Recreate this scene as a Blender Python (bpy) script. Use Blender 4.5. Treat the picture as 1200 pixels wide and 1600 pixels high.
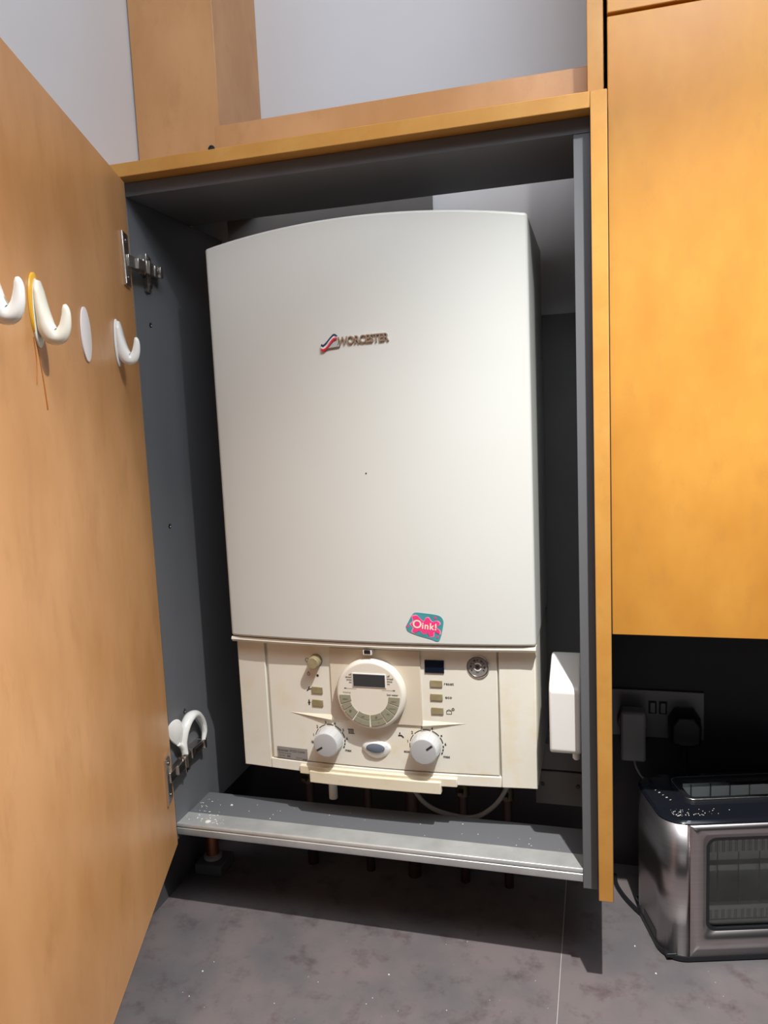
import bpy, bmesh, math, random
from mathutils import Vector, Matrix
random.seed(7)
for o in list(bpy.data.objects): bpy.data.objects.remove(o)
scene = bpy.context.scene
COL = scene.collection

# ------------------------------------------------------------------ camera
cd = bpy.data.cameras.new('camera')
cam = bpy.data.objects.new('camera', cd); COL.objects.link(cam)
yaw, pit, rol = 0.276505, 0.12063, -0.044235
fw = Vector((-math.sin(yaw)*math.cos(pit), math.cos(yaw)*math.cos(pit), -math.sin(pit)))
rt = fw.cross(Vector((0, 0, 1))).normalized(); up = rt.cross(fw)
R_ = rt*math.cos(rol) + up*math.sin(rol); U_ = -rt*math.sin(rol) + up*math.cos(rol)
m = Matrix((R_, U_, -fw)).transposed().to_4x4(); m.translation = Vector((-0.013745, -0.949433, 0.718722))
cam.matrix_world = m
cd.sensor_fit = 'VERTICAL'; cd.sensor_height = 36; cd.lens = 1191.66*36/1600; cd.clip_start = 0.02
scene.camera = cam
# ------------------------------------------------------------------ world, lights, exposure
w = bpy.data.worlds.new('world'); scene.world = w; w.use_nodes = True
w.node_tree.nodes['Background'].inputs[0].default_value = (0.80, 0.85, 1.0, 1)
w.node_tree.nodes['Background'].inputs[1].default_value = 0.02
def light(name, kind, loc, target, energy, color, **kw):
    l = bpy.data.lights.new(name, kind); l.energy = energy; l.color = color
    for k, v in kw.items(): setattr(l, k, v)
    o = bpy.data.objects.new(name, l); COL.objects.link(o); o.location = loc
    o.rotation_euler = (Vector(target)-Vector(loc)).to_track_quat('-Z', 'Y').to_euler()
    return o
light('ceiling_spotlight', 'SPOT', (0.156, -0.4465, 1.506), (0.156, -0.44, 0), 126, (1.0, 0.985, 0.94),
      shadow_soft_size=0.011, spot_size=math.radians(102), spot_blend=1.0)          # main beam of the downlight
light('ceiling_spotlight', 'SPOT', (0.156, -0.4465, 1.506), (0.156, -0.44, 0), 13, (1.0, 0.98, 0.94),
      shadow_soft_size=0.011, spot_size=math.radians(150), spot_blend=0.7)          # its wide spill
light('ceiling_fill', 'AREA', (0.22, -0.72, 1.78), (-0.30, 0.30, 1.10), 15, (0.86, 0.92, 1.0),
      shape='RECTANGLE', size=1.2, size_y=0.5)
light('room_glow', 'AREA', (0.25, -2.3, 1.05), (-0.25, 0.1, 0.7), 1.2, (1.0, 0.98, 0.96), shape='RECTANGLE', size=1.4, size_y=0.7)
scene.view_settings.view_transform = 'Standard'; scene.view_settings.look = 'None'
scene.view_settings.gamma = 1; scene.view_settings.use_curve_mapping = False
scene.view_settings.exposure = 0.0

# ------------------------------------------------------------------ materials
def srgb(r, g, b):
    return tuple(((c/255)/12.92 if c/255 <= .04045 else ((c/255+.055)/1.055)**2.4) for c in (r, g, b)) + (1,)
def mat(name, c, rough=.5, metal=0, var=None, scale=8, stretch=(1, 1, 1), bump=0, detail=4, lo=.35, hi=.65, coat=0, trans=0, spec=None, second=None, second_scale=30, second_amt=.3):
    m = bpy.data.materials.new(name); m.use_nodes = True; nt = m.node_tree; b = nt.nodes['Principled BSDF']
    b.inputs['Base Color'].default_value = c; b.inputs['Roughness'].default_value = rough; b.inputs['Metallic'].default_value = metal
    b.inputs['Coat Weight'].default_value = coat; b.inputs['Transmission Weight'].default_value = trans
    if spec is not None: b.inputs['Specular IOR Level'].default_value = spec
    if var is not None:
        tc = nt.nodes.new('ShaderNodeTexCoord'); mp = nt.nodes.new('ShaderNodeMapping'); mp.inputs['Scale'].default_value = stretch
        nt.links.new(tc.outputs['Object'], mp.inputs[0])
        n = nt.nodes.new('ShaderNodeTexNoise'); n.inputs['Scale'].default_value = scale; n.inputs['Detail'].default_value = detail; n.inputs['Roughness'].default_value = .6
        nt.links.new(mp.outputs[0], n.inputs['Vector'])
        cr = nt.nodes.new('ShaderNodeValToRGB'); cr.color_ramp.elements[0].position = lo; cr.color_ramp.elements[1].position = hi
        cr.color_ramp.elements[0].color = var; cr.color_ramp.elements[1].color = c
        nt.links.new(n.outputs[0], cr.inputs[0])
        out = cr.outputs[0]
        if second is not None:
            n2 = nt.nodes.new('ShaderNodeTexNoise'); n2.inputs['Scale'].default_value = second_scale; n2.inputs['Detail'].default_value = 6; n2.inputs['Roughness'].default_value = .7
            nt.links.new(mp.outputs[0], n2.inputs['Vector'])
            c2 = nt.nodes.new('ShaderNodeValToRGB'); c2.color_ramp.elements[0].position = .52; c2.color_ramp.elements[1].position = .72
            c2.color_ramp.elements[0].color = (0, 0, 0, 1); c2.color_ramp.elements[1].color = (second_amt,)*3 + (1,)
            nt.links.new(n2.outputs[0], c2.inputs[0])
            mx = nt.nodes.new('ShaderNodeMixRGB'); mx.inputs[2].default_value = second
            nt.links.new(c2.outputs[0], mx.inputs[0]); nt.links.new(out, mx.inputs[1]); out = mx.outputs[0]
        nt.links.new(out, b.inputs['Base Color'])
        if bump:
            bp = nt.nodes.new('ShaderNodeBump'); bp.inputs['Strength'].default_value = bump; bp.inputs['Distance'].default_value = .002
            nt.links.new(n.outputs[0], bp.inputs['Height']); nt.links.new(bp.outputs[0], b.inputs['Normal'])
    return m
M = {}
M['wood'] = mat('stained_maple', (0.60, 0.285, 0.052, 1), .38, var=(0.50, 0.21, 0.034, 1), scale=7, stretch=(1, 1, .55), second=(0.42, 0.19, 0.045, 1), second_scale=38, second_amt=.35, spec=.35)
M['wood_edge'] = mat('stained_maple_edge', (0.57, 0.29, 0.07, 1), .38, var=(0.51, 0.235, 0.046, 1), scale=12, second=(0.42, 0.2, 0.05, 1), second_scale=60, second_amt=.35, spec=.35)
M['wood_door'] = mat('stained_maple_door', (0.60, 0.315, 0.135, 1), .36, var=(0.49, 0.24, 0.088, 1), scale=7, stretch=(1, 1, .5), second=(0.36, 0.165, 0.05, 1), second_scale=26, second_amt=.35, spec=.45)
M['grey'] = mat('grey_laminate', (0.135, 0.14, 0.15, 1), .5, var=(0.125, 0.128, 0.138, 1), scale=5)
M['white_wall'] = mat('white_paint', (0.72, 0.72, 0.74, 1), .7, var=(0.69, 0.69, 0.71, 1), scale=3)
M['grey_wall'] = mat('grey_board', (0.16, 0.155, 0.15, 1), .6, var=(0.13, 0.125, 0.125, 1), scale=4)
M['splash'] = mat('dark_splashback', (0.035, 0.034, 0.038, 1), .42, var=(0.025, 0.025, 0.03, 1), scale=6)
M['splash_side'] = mat('grey_upstand', (0.11, 0.105, 0.11, 1), .5, var=(0.08, 0.078, 0.082, 1), scale=10)
M['worktop'] = mat('mottled_stone_laminate', (0.175, 0.148, 0.148, 1), .42, var=(0.122, 0.115, 0.122, 1), scale=7, detail=10, bump=.05, second=(0.080, 0.052, 0.060, 1), second_scale=22, second_amt=.8, lo=.38, hi=.6)
M['joint'] = mat('joint_filler', (0.45, 0.42, 0.42, 1), .5)
M['cover'] = mat('white_enamel', (0.67, 0.68, 0.65, 1), .32, spec=.4, var=(0.655, 0.66, 0.625, 1), scale=3)
M['plastic'] = mat('aged_white_plastic', (0.80, 0.775, 0.70, 1), .38, var=(0.78, 0.745, 0.65, 1), scale=6, second=(0.74, 0.62, 0.38, 1), second_scale=16, second_amt=.5)
M['cream'] = mat('yellowed_plastic', (0.76, 0.70, 0.56, 1), .38, var=(0.73, 0.65, 0.48, 1), scale=9, second=(0.62, 0.43, 0.18, 1), second_scale=24, second_amt=.45)
M['tan'] = mat('timer_plastic', (0.70, 0.64, 0.54, 1), .4, var=(0.66, 0.58, 0.46, 1), scale=9)
M['dial'] = mat('timer_dial_plastic', (0.78, 0.73, 0.65, 1), .35, var=(0.76, 0.70, 0.60, 1), scale=12)
M['knob'] = mat('pale_knob_plastic', (0.55, 0.55, 0.545, 1), .35)
M['knob_face'] = mat('grey_knob_face', (0.45, 0.45, 0.455, 1), .4)
M['olive'] = mat('olive_button', (0.30, 0.29, 0.205, 1), .45)
M['beige'] = mat('beige_button', (0.27, 0.22, 0.115, 1), .4, var=(0.33, 0.28, 0.17, 1), scale=60)
M['ink'] = mat('dark_print', (0.03, 0.028, 0.028, 1), .6)
M['ink_soft'] = mat('grey_print', (0.12, 0.11, 0.10, 1), .6)
M['lcd'] = mat('lcd_glass', (0.035, 0.042, 0.05, 1), .2)
M['display'] = mat('dark_display', (0.008, 0.012, 0.022, 1), .15)
M['black'] = mat('black_plastic', (0.012, 0.013, 0.016, 1), .35)
M['gloss_black'] = mat('gloss_black', (0.008, 0.009, 0.013, 1), .12)
M['white'] = mat('white_plastic', (0.78, 0.77, 0.74, 1), .3)
M['hookw'] = mat('ivory_hook_plastic', (0.80, 0.78, 0.68, 1), .2, coat=.3)
M['hook_white'] = mat('white_hook_plastic', (0.80, 0.80, 0.77, 1), .2, coat=.3)
M['pad'] = mat('white_adhesive_pad', (0.80, 0.77, 0.78, 1), .5)
M['glue'] = mat('dried_amber_glue', (0.75, 0.42, 0.04, 1), .25)
M['drip'] = mat('amber_drip', (0.40, 0.13, 0.02, 1), .3)
M['chrome'] = mat('nickel', (0.72, 0.68, 0.64, 1), .25, 1)
M['darkmetal'] = mat('dark_nickel', (0.25, 0.23, 0.20, 1), .35, 1)
M['alu'] = mat('aluminium_trim', (0.75, 0.76, 0.75, 1), .42, .6, var=(0.6, 0.61, 0.6, 1), scale=20)
M['steel'] = mat('brushed_steel', (0.60, 0.55, 0.55, 1), .30, 1, var=(0.54, 0.50, 0.50, 1), scale=5, stretch=(1, 1, 90))
M['steel'].node_tree.nodes['Principled BSDF'].inputs['Anisotropic'].default_value = .5
M['socket'] = mat('brushed_socket_plate', (0.26, 0.26, 0.27, 1), .4, .6)
M['inner'] = mat('toaster_reflector', (0.80, 0.84, 0.80, 1), .4, .25)
M['charger'] = mat('white_charger', (0.42, 0.41, 0.40, 1), .4)
M['grey_cable'] = mat('grey_cable', (0.22, 0.22, 0.22, 1), .5)
M['copper'] = mat('copper_pipe', (0.42, 0.16, 0.09, 1), .4, .8)
M['shaded_copper'] = mat('shade_darkened_copper', (0.06, 0.035, 0.03, 1), .5, .5)  # copper with the shade under the boiler put into its colour
M['brass'] = mat('brass', (0.10, 0.08, 0.05, 1), .45, .8)
M['label'] = mat('silver_label', (0.36, 0.35, 0.34, 1), .4, .3)
M['badge'] = mat('bronze_letters', (0.46, 0.36, 0.28, 1), .3, .6)
M['badge_edge'] = mat('badge_backing', (0.22, 0.18, 0.15, 1), .4, .4)
M['navy'] = mat('navy_enamel', (0.02, 0.035, 0.09, 1), .3)
M['red'] = mat('red_enamel', (0.62, 0.02, 0.05, 1), .3)
M['oval'] = mat('blue_grey_lens', (0.14, 0.17, 0.22, 1), .18)
M['teal'] = mat('teal_sticker', (0.07, 0.33, 0.36, 1), .4, var=(0.06, 0.26, 0.30, 1), scale=60)
M['pink'] = mat('pink_sticker', (0.85, 0.05, 0.23, 1), .4)
M['pale_pink'] = mat('pale_pink_sticker', (0.85, 0.30, 0.45, 1), .4)
M['lettering'] = mat('cream_lettering', (0.85, 0.78, 0.62, 1), .4)
M['crumb'] = mat('pale_crumbs', (0.7, 0.66, 0.6, 1), .8)
M['gauge'] = mat('gauge_face', (0.42, 0.40, 0.38, 1), .25, .5)
def perforated():
    m = bpy.data.materials.new('perforated_reflector'); m.use_nodes = True; nt = m.node_tree; b = nt.nodes['Principled BSDF']
    tc = nt.nodes.new('ShaderNodeTexCoord'); v = nt.nodes.new('ShaderNodeTexVoronoi'); v.inputs['Scale'].default_value = 420; v.inputs['Randomness'].default_value = 0
    nt.links.new(tc.outputs['Object'], v.inputs['Vector'])
    cr = nt.nodes.new('ShaderNodeValToRGB'); cr.color_ramp.elements[0].position = .34; cr.color_ramp.elements[1].position = .42
    cr.color_ramp.elements[0].color = (.02, .02, .02, 1); cr.color_ramp.elements[1].color = (.8, .82, .8, 1)
    nt.links.new(v.outputs['Distance'], cr.inputs[0]); nt.links.new(cr.outputs[0], b.inputs['Base Color']); b.inputs['Roughness'].default_value = .4
    return m
M['perf'] = perforated()
def clear_glass():
    m = bpy.data.materials.new('clear_glass'); m.use_nodes = True; nt = m.node_tree
    out = nt.nodes['Material Output']; nt.nodes.remove(nt.nodes['Principled BSDF'])
    t = nt.nodes.new('ShaderNodeBsdfTransparent'); t.inputs[0].default_value = (.93, .95, .94, 1)
    g = nt.nodes.new('ShaderNodeBsdfGlossy'); g.inputs['Roughness'].default_value = .04
    mx = nt.nodes.new('ShaderNodeMixShader'); f = nt.nodes.new('ShaderNodeFresnel'); f.inputs[0].default_value = 1.45
    nt.links.new(f.outputs[0], mx.inputs[0]); nt.links.new(t.outputs[0], mx.inputs[1]); nt.links.new(g.outputs[0], mx.inputs[2]); nt.links.new(mx.outputs[0], out.inputs[0])
    return m
M['glass'] = clear_glass()

# ------------------------------------------------------------------ helpers
def obj(name, bm, mats, parent=None, bevel=0, smooth=False, seg=2, angle=35):
    me = bpy.data.meshes.new(name)
    bmesh.ops.recalc_face_normals(bm, faces=bm.faces[:])
    bm.to_mesh(me); bm.free()
    if not isinstance(mats, (list, tuple)): mats = [mats]
    for x in mats: me.materials.append(M[x] if isinstance(x, str) else x)
    o = bpy.data.objects.new(name, me); COL.objects.link(o)
    if parent is not None: o.parent = parent
    if bevel:
        b = o.modifiers.new('bevel', 'BEVEL'); b.width = bevel; b.segments = seg; b.limit_method = 'ANGLE'; b.angle_limit = math.radians(angle)
        b.harden_normals = False
    if smooth or bevel:
        for p in me.polygons: p.use_smooth = True
        me.set_sharp_from_angle(angle=math.radians(40))
    return o
def thing(name, label, cat, group=None, loc=(0, 0, 0)):
    o = bpy.data.objects.new(name, None); COL.objects.link(o); o.location = loc; o.empty_display_size = .02
    return tag(o, label, cat, group)
def tag(o, label, cat, group=None):
    o['label'] = label; o['category'] = cat
    if group: o['group'] = group
    return o
def struct(o):
    o['kind'] = 'structure'; return o
def rebase(e, loc):
    # put the empty at the thing's base while its parts stay where they are
    loc = Vector(loc); e.location = loc
    for c in e.children: c.location = c.location - loc
    return e
def box(bm, x0, x1, y0, y1, z0, z1, mi=0, mtx=None):
    vs = [bm.verts.new((x, y, z)) for z in (z0, z1) for x, y in ((x0, y0), (x1, y0), (x1, y1), (x0, y1))]
    if mtx is not None:
        for v in vs: v.co = mtx @ v.co
    for f in ((0, 3, 2, 1), (4, 5, 6, 7), (0, 1, 5, 4), (1, 2, 6, 5), (2, 3, 7, 6), (3, 0, 4, 7)):
        bm.faces.new([vs[i] for i in f]).material_index = mi
    return vs
def boxo(name, x0, x1, y0, y1, z0, z1, m, parent=None, bevel=.0008, mtx=None):
    bm = bmesh.new(); box(bm, x0, x1, y0, y1, z0, z1, 0, mtx); return obj(name, bm, m, parent, bevel)
def lathe(bm, prof, c, axis, n=48, mi=0, ref=None, caps=True):
    """prof = [(radius, height along axis)]"""
    axis = Vector(axis).normalized(); a = axis.orthogonal().normalized() if ref is None else Vector(ref); b = axis.cross(a)
    rings = []
    for r, h in prof:
        rings.append([bm.verts.new(Vector(c)+axis*h+(a*math.cos(t)+b*math.sin(t))*r) for t in [2*math.pi*i/n for i in range(n)]])
    for p, q in zip(rings, rings[1:]):
        for i in range(n): bm.faces.new((p[i], p[(i+1) % n], q[(i+1) % n], q[i])).material_index = mi
    if caps:
        bm.faces.new(rings[0]).material_index = mi; bm.faces.new(rings[-1]).material_index = mi
    return rings
def catmull(pts, k=8):
    P = [Vector(p) for p in pts]; P = [2*P[0]-P[1]] + P + [2*P[-1]-P[-2]]; out = []
    for i in range(1, len(P)-2):
        for j in range(k):
            t = j/k; a, b, c, d = P[i-1:i+3]
            out.append(.5*((2*b)+(-a+c)*t+(2*a-5*b+4*c-d)*t*t+(-a+3*b-3*c+d)*t**3))
    out.append(P[-2]); return out
def tube(bm, pts, r, n=12, mi=0, smooth=8, side=None, wide=None):
    """sweep; r scalar or list per control point; side = fixed width axis, wide = half-width per control point"""
    P = catmull(pts, smooth) if smooth else [Vector(p) for p in pts]
    def interp(L, i):
        if not isinstance(L, (list, tuple)): return L
        t = i/(len(P)-1)*(len(L)-1); k = min(int(t), len(L)-2); return L[k]+(L[k+1]-L[k])*(t-k)
    rings = []; prev = None
    for i, p in enumerate(P):
        t = (P[min(i+1, len(P)-1)]-P[max(i-1, 0)]).normalized()
        if side is not None: a = Vector(side)
        else:
            a = t.orthogonal().normalized() if prev is None else (prev - t*prev.dot(t)).normalized()
        prev = a; b = t.cross(a).normalized(); rr = interp(r, i); ww = rr if wide is None else interp(wide, i)
        rings.append([bm.verts.new(p+a*math.cos(2*math.pi*j/n)*ww+b*math.sin(2*math.pi*j/n)*rr) for j in range(n)])
    for p, q in zip(rings, rings[1:]):
        for i in range(n): bm.faces.new((p[i], p[(i+1) % n], q[(i+1) % n], q[i])).material_index = mi
    bm.faces.new(rings[0]).material_index = mi; bm.faces.new(rings[-1]).material_index = mi
def tubeo(name, pts, r, m, parent=None, **k):
    bm = bmesh.new(); tube(bm, pts, r, **k); return obj(name, bm, m, parent, smooth=True)
def rrect(x0, x1, y0, y1, r, k=6):
    r = max(r, 1e-5); out = []
    for cx, cy, a0 in ((x1-r, y1-r, 0), (x0+r, y1-r, 90), (x0+r, y0+r, 180), (x1-r, y0+r, 270)):
        for i in range(k+1):
            a = math.radians(a0+90*i/k); out.append((cx+r*math.cos(a), cy+r*math.sin(a)))
    return out
def loft(bm, loops, close=(True, True), mi=0, ring=False):
    R = [[bm.verts.new(p) for p in L] for L in loops]; n = len(R[0])
    for p, q in zip(R, R[1:]):
        for i in range(n): bm.faces.new((p[i], p[(i+1) % n], q[(i+1) % n], q[i])).material_index = mi
    if ring:
        for i in range(n): bm.faces.new((R[0][i], R[0][(i+1) % n], R[-1][(i+1) % n], R[-1][i])).material_index = mi
    else:
        if close[0]: bm.faces.new(R[0]).material_index = mi
        if close[1]: bm.faces.new(R[-1]).material_index = mi
    return R
def text_mesh(s, size, extrude=0, offset=0, align='CENTER', spacing=1):
    c = bpy.data.curves.new('t', 'FONT'); c.body = s; c.size = size; c.extrude = extrude; c.offset = offset; c.align_x = align; c.align_y = 'CENTER'; c.space_character = spacing
    c.resolution_u = 3
    o = bpy.data.objects.new('t', c); COL.objects.link(o)
    dg = bpy.context.evaluated_depsgraph_get(); me = bpy.data.meshes.new_from_object(o.evaluated_get(dg))
    vs = [v.co.copy() for v in me.vertices]; fs = [list(p.vertices) for p in me.polygons]
    bpy.data.objects.remove(o); bpy.data.curves.remove(c); bpy.data.meshes.remove(me)
    return vs, fs
def put_text(bm, s, size, x, z, surf, mi=0, rot=0, eps=.0004, extrude=0, offset=0, align='CENTER', sx=1, spacing=1):
    vs, fs = text_mesh(s, size, extrude, offset, align, spacing); nv = []
    for v in vs:
        a = v.x*sx*math.cos(rot)-v.y*math.sin(rot); b = v.x*sx*math.sin(rot)+v.y*math.cos(rot)
        nv.append(bm.verts.new((x+a, surf(x+a)-eps-v.z-extrude, z+b)))
    for f in fs:
        try: bm.faces.new([nv[i] for i in f]).material_index = mi
        except ValueError: pass
def put_poly(bm, pts, surf, mi=0, eps=.0004):
    bm.faces.new([bm.verts.new((x, surf(x)-eps, z)) for x, z in pts]).material_index = mi
def put_seg(bm, a, b, w, surf, mi=0, eps=.0004):
    dx, dz = b[0]-a[0], b[1]-a[1]; L = math.hypot(dx, dz); nx, nz = -dz/L*w/2, dx/L*w/2
    put_poly(bm, [(a[0]+nx, a[1]+nz), (a[0]-nx, a[1]-nz), (b[0]-nx, b[1]-nz), (b[0]+nx, b[1]+nz)], surf, mi, eps)
def put_arc(bm, c, r0, r1, a0, a1, surf, mi=0, eps=.0004, k=8):
    A = [math.radians(a0+(a1-a0)*i/k) for i in range(k+1)]
    put_poly(bm, [(c[0]+r1*math.cos(a), c[1]+r1*math.sin(a)) for a in A]+[(c[0]+r0*math.cos(a), c[1]+r0*math.sin(a)) for a in reversed(A)], surf, mi, eps)

# ------------------------------------------------------------------ the room
WX, WY, TOP = -.7045, .32, 1.80            # left wall plane, back wall plane
WT = -.045                                 # worktop top
struct(boxo('wall_left', WX-.1, WX, -1.3, WY+.1, -.9, TOP, 'white_wall', bevel=0))
struct(boxo('wall_back', WX, 1.3, WY, WY+.1, -.9, TOP, 'white_wall', bevel=0))
struct(boxo('trim_1', -.641, -.0385, WY-.006, WY, .10, .872, 'grey_wall', bevel=0))       # grey lining board behind the boiler
struct(boxo('trim_2', WX, -.0005, WY-.010, WY, WT, .085, 'splash', bevel=0))                # dark upstand under the cupboard
struct(boxo('trim_3', .0005, 1.3, WY-.006, WY, WT, .56, 'splash', bevel=0))              # dark splashback by the socket
struct(boxo('trim_4', WX, WX+.004, -.65, WY-.0105, WT, .42, 'splash_side', bevel=0))      # grey upstand on the left wall
wt = thing('worktop', 'mottled grey-brown stone-look kitchen worktop under the boiler cupboard', 'worktop')
boxo('worktop_section', WX+.0005, -.0712, -.66, WY-.0005, WT-.038, WT, 'worktop', wt, .0006)
boxo('worktop_section', -.0702, 1.3, -.66, WY-.0005, WT-.038, WT, 'worktop', wt, .0006)
boxo('joint_strip', -.0712, -.0702, -.66, WY-.0005, WT-.037, WT+.0001, 'joint', wt, 0)
rebase(wt, (0, 0, WT-.038))

# ------------------------------------------------------------------ wooden surround
endp = boxo('end_panel', -.0188, 0, 0, WY-.0105, .0903, 1.0782, 'wood_edge', bevel=.0010)
endp.data.materials.append(M['grey'])
for p in endp.data.polygons:
    if abs(p.normal.x) > .9: p.material_index = 1
tag(endp, 'tall orange maple end panel between boiler cupboard and right wall cupboard', 'end panel')
tb = boxo('top_board', WX+.001, -.0190, 0, .2, 1.0600, 1.0782, 'wood_edge', bevel=.0010)
tag(tb, 'long orange maple board capping the open boiler cupboard', 'board')
fb = boxo('fascia_board', -.5414, -.0222, .105, .123, 1.0784, 1.1480, 'wood_door', bevel=.0008)
tag(fb, 'maple fascia strip set back on top of the long capping board', 'board')
bxm = bmesh.new(); box(bxm, WX+.003, -.5600, .16, WY-.0005, 1.0784, TOP)
pb = obj('pipe_boxing', bxm, ['wood_door', 'grey'], bevel=.0008)
for p in pb.data.polygons:
    if p.normal.z < -.9: p.material_index = 1  # maple underside coloured grey to stand in for shade in the gap
tag(pb, 'square maple pipe boxing rising up beside the white left wall', 'boxing')
bm = bmesh.new(); lathe(bm, [(.0055, 0), (.0055, .0012), (.004, .0012), (.004, .0004)], (-.5757, .16, 1.1385), (0, -1, 0), 24)
obj('drilled_hole', bm, 'black', pb)
fil = boxo('filler_panel', -.0221, -.0030, .055, WY-.0005, 1.0784, TOP, 'wood_edge', bevel=.0008)
tag(fil, 'narrow upright maple filler panel above the end panel', 'filler panel')

# right wall cupboard
rc = thing('wall_cupboard', 'closed wall cupboard with large orange maple door right of the boiler', 'cupboard')
boxo('door', .0012, .62, .050, .068, .4300, 1.1765, 'wood', rc, .0012)
boxo('carcass', .0012, .62, .0695, WY-.0005, .445, 1.1765, 'grey', rc, .0005)
rebase(rc, (.31, .19, .445))
uc = thing('top_cupboard', 'maple cupboard door sliver at the upper right above the large door', 'cupboard')
boxo('door', .0012, .62, .050, .068, 1.1800, TOP, 'wood', uc, .0012)
boxo('carcass', .0012, .62, .0695, WY-.0005, 1.1768, TOP, 'grey', uc, .0005)
rebase(uc, (.31, .19, 1.1768))

# ------------------------------------------------------------------ boiler cupboard
cb = thing('boiler_cupboard', 'open grey-lined cupboard housing the boiler, maple door swung open', 'cupboard')
XL, XR = -.6433, -.0384
lp = boxo('side_panel', XL-.018, XL, .0242, WY-.0105, .0903, 1.0413, 'grey', cb, .0005)
rp = boxo('side_panel', XR, XR+.0192, .0242, WY-.0105, .0903, 1.0413, 'grey', cb, .0005)
tp = boxo('top_panel', XL-.018, XR+.0192, .0242, .2, 1.0417, 1.0597, 'grey', cb, .0005)
for y, z in ((.061, .8708), (.0702, .572), (.0707, .2783)):
    bm = bmesh.new(); lathe(bm, [(.0036, 0), (.0036, .0006), (.0022, .0007), (.0018, .0002)], (XL, y, z), (1, 0, 0), 20)
    obj('screw', bm, 'darkmetal', lp, smooth=True)
sh = boxo('shelf', XL, XR, .0300, .1275, .0985, .1157, 'grey', cb, .0004)
bm = bmesh.new()      # ribbed aluminium trim folded over the shelf front
prof = [(.060, .1160), (.060, .1167), (.030, .1167), (.0265, .1175), (.0245, .1172), (.0236, .1155), (.0236, .1125), (.0250, .1115), (.0250, .1105), (.0236, .1095), (.0236, .1020), (.0245, .0990), (.0295, .0988), (.0295, .1160)]
loft(bm, [[(x, y, z) for y, z in prof] for x in (XL+.0002, XR-.0002)])
obj('shelf_trim', bm, 'alu', sh, .0003)
random.seed(3)
bm = bmesh.new()
# door
Hc = Vector((-.632, .006, 0)); D = Vector((.337, -.9415, 0)).normalized(); N = Vector((-D.y, D.x, 0))
DM = Matrix((D, N, Vector((0, 0, 1)))).transposed().to_4x4(); DM.translation = Hc     # local: x along door, y out of its inner face, z up
door = boxo('door', 0, .635, -.019, 0, .0950, 1.0550, 'wood_door', cb, .0008, DM)
def dpt(s, n, z): return DM @ Vector((s, n, z))
def hinge(zc, ye=.100):
    bm = bmesh.new()
    box(bm, .019, .047, 0, .0030, zc-.035, zc+.035, 0, DM)                 # cup flange
    box(bm, .021, .045, .003, .0036, zc-.033, zc+.033, 0, DM)
    for dz in (-.024, .024): lathe(bm, [(.0032, 0), (.0032, .0011), (.0015, .0012)], dpt(.033, .0036, zc+dz), N, 14, 1)
    a = dpt(.030, .002, 0); b = Vector((XL+.013, .047, 0)); t = (b-a); L = t.length; t.normalize(); q = Vector((-t.y, t.x, 0))
    AM = Matrix((t, q, Vector((0, 0, 1)))).transposed().to_4x4(); AM.translation = Vector((a.x, a.y, zc))
    box(bm, 0, L*.42, -.003, .004, -.0075, .0075, 0, AM)
    box(bm, L*.35, L*.74, -.0055, .0065, -.0068, .0068, 0, AM)
    box(bm, L*.72, L+.004, -.006, .006, -.0085, .0085, 0, AM)
    box(bm, L*.80, L*.86, -.008, .0, -.0095, .0095, 1, AM)
    tube(bm, [(AM @ Vector((L*.72, -.001, -.0105))), (AM @ Vector((L*.72, -.001, .0105)))], .0022, 10, 1, smooth=0)
    box(bm, XL, XL+.014, .045, ye-.002, zc-.0070, zc+.0070, 0)                # arm over mounting plate
    box(bm, XL, XL+.0155, .060, .066, zc-.0080, zc+.0080, 0)
    box(bm, XL+.002, XL+.0162, ye-.007, ye, zc-.0078, zc+.0078, 0)
    box(bm, XL+.0142, XL+.0150, .068, ye-.009, zc-.0035, zc+.0035, 1)
    box(bm, XL, XL+.0035, .056, .066, zc-.029, zc+.024, 0)                 # plate wings
    box(bm, XL, XL+.007, .052, .056, zc-.028, zc-.009, 0); box(bm, XL, XL+.007, .052, .056, zc+.009, zc+.024, 0)
    lathe(bm, [(.0045, 0), (.0045, .003), (.003, .0034)], (XL+.0034, .061, zc-.020), (1, 0, 0), 16, 1)
    lathe(bm, [(.0045, 0), (.0045, .003), (.003, .0034)], (XL+.0034, .061, zc+.017), (1, 0, 0), 16, 1)
    return obj('hinge', bm, ['chrome', 'darkmetal'], door, .0006)
hinge(.946, .080); hinge(.214, .104)
rebase(cb, (-.34, .17, .0903))
for c in cb.children: pass
bm = bmesh.new()
for sx, sy in ((0, 0),): pass
bm.free()
# plastic chips on the shelf
bm = bmesh.new()
def chip(bm, x, y, z, r, flat=.3):
    k = 7; a0 = random.random()*6; rs = [r*(.7+.5*random.random()) for _ in range(k)]
    lo = [bm.verts.new((x+rs[i]*math.cos(a0+i*6.283/k), y+rs[i]*math.sin(a0+i*6.283/k), z)) for i in range(k)]
    hi = [bm.verts.new((x+.8*rs[i]*math.cos(a0+i*6.283/k), y+.8*rs[i]*math.sin(a0+i*6.283/k), z+r*flat)) for i in range(k)]
    for i in range(k): bm.faces.new((lo[i], lo[(i+1) % k], hi[(i+1) % k], hi[i]))
    bm.faces.new(lo); bm.faces.new(hi)
chip(bm, -.5975, .0385, .1168, .0045, .2); chip(bm, -.585, .094, .1158, .0024)
for i in range(60): 
    t = random.random()**2
    chip(bm, -.640+.06*t+random.random()*.02, .035+random.random()*.07*(1-t), .1168 if False else .1168, .0004+random.random()*.0008)
for i in range(40): chip(bm, -.62+random.random()*.56, .064+random.random()*.05, .1158, .0003+random.random()*.0006)
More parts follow.
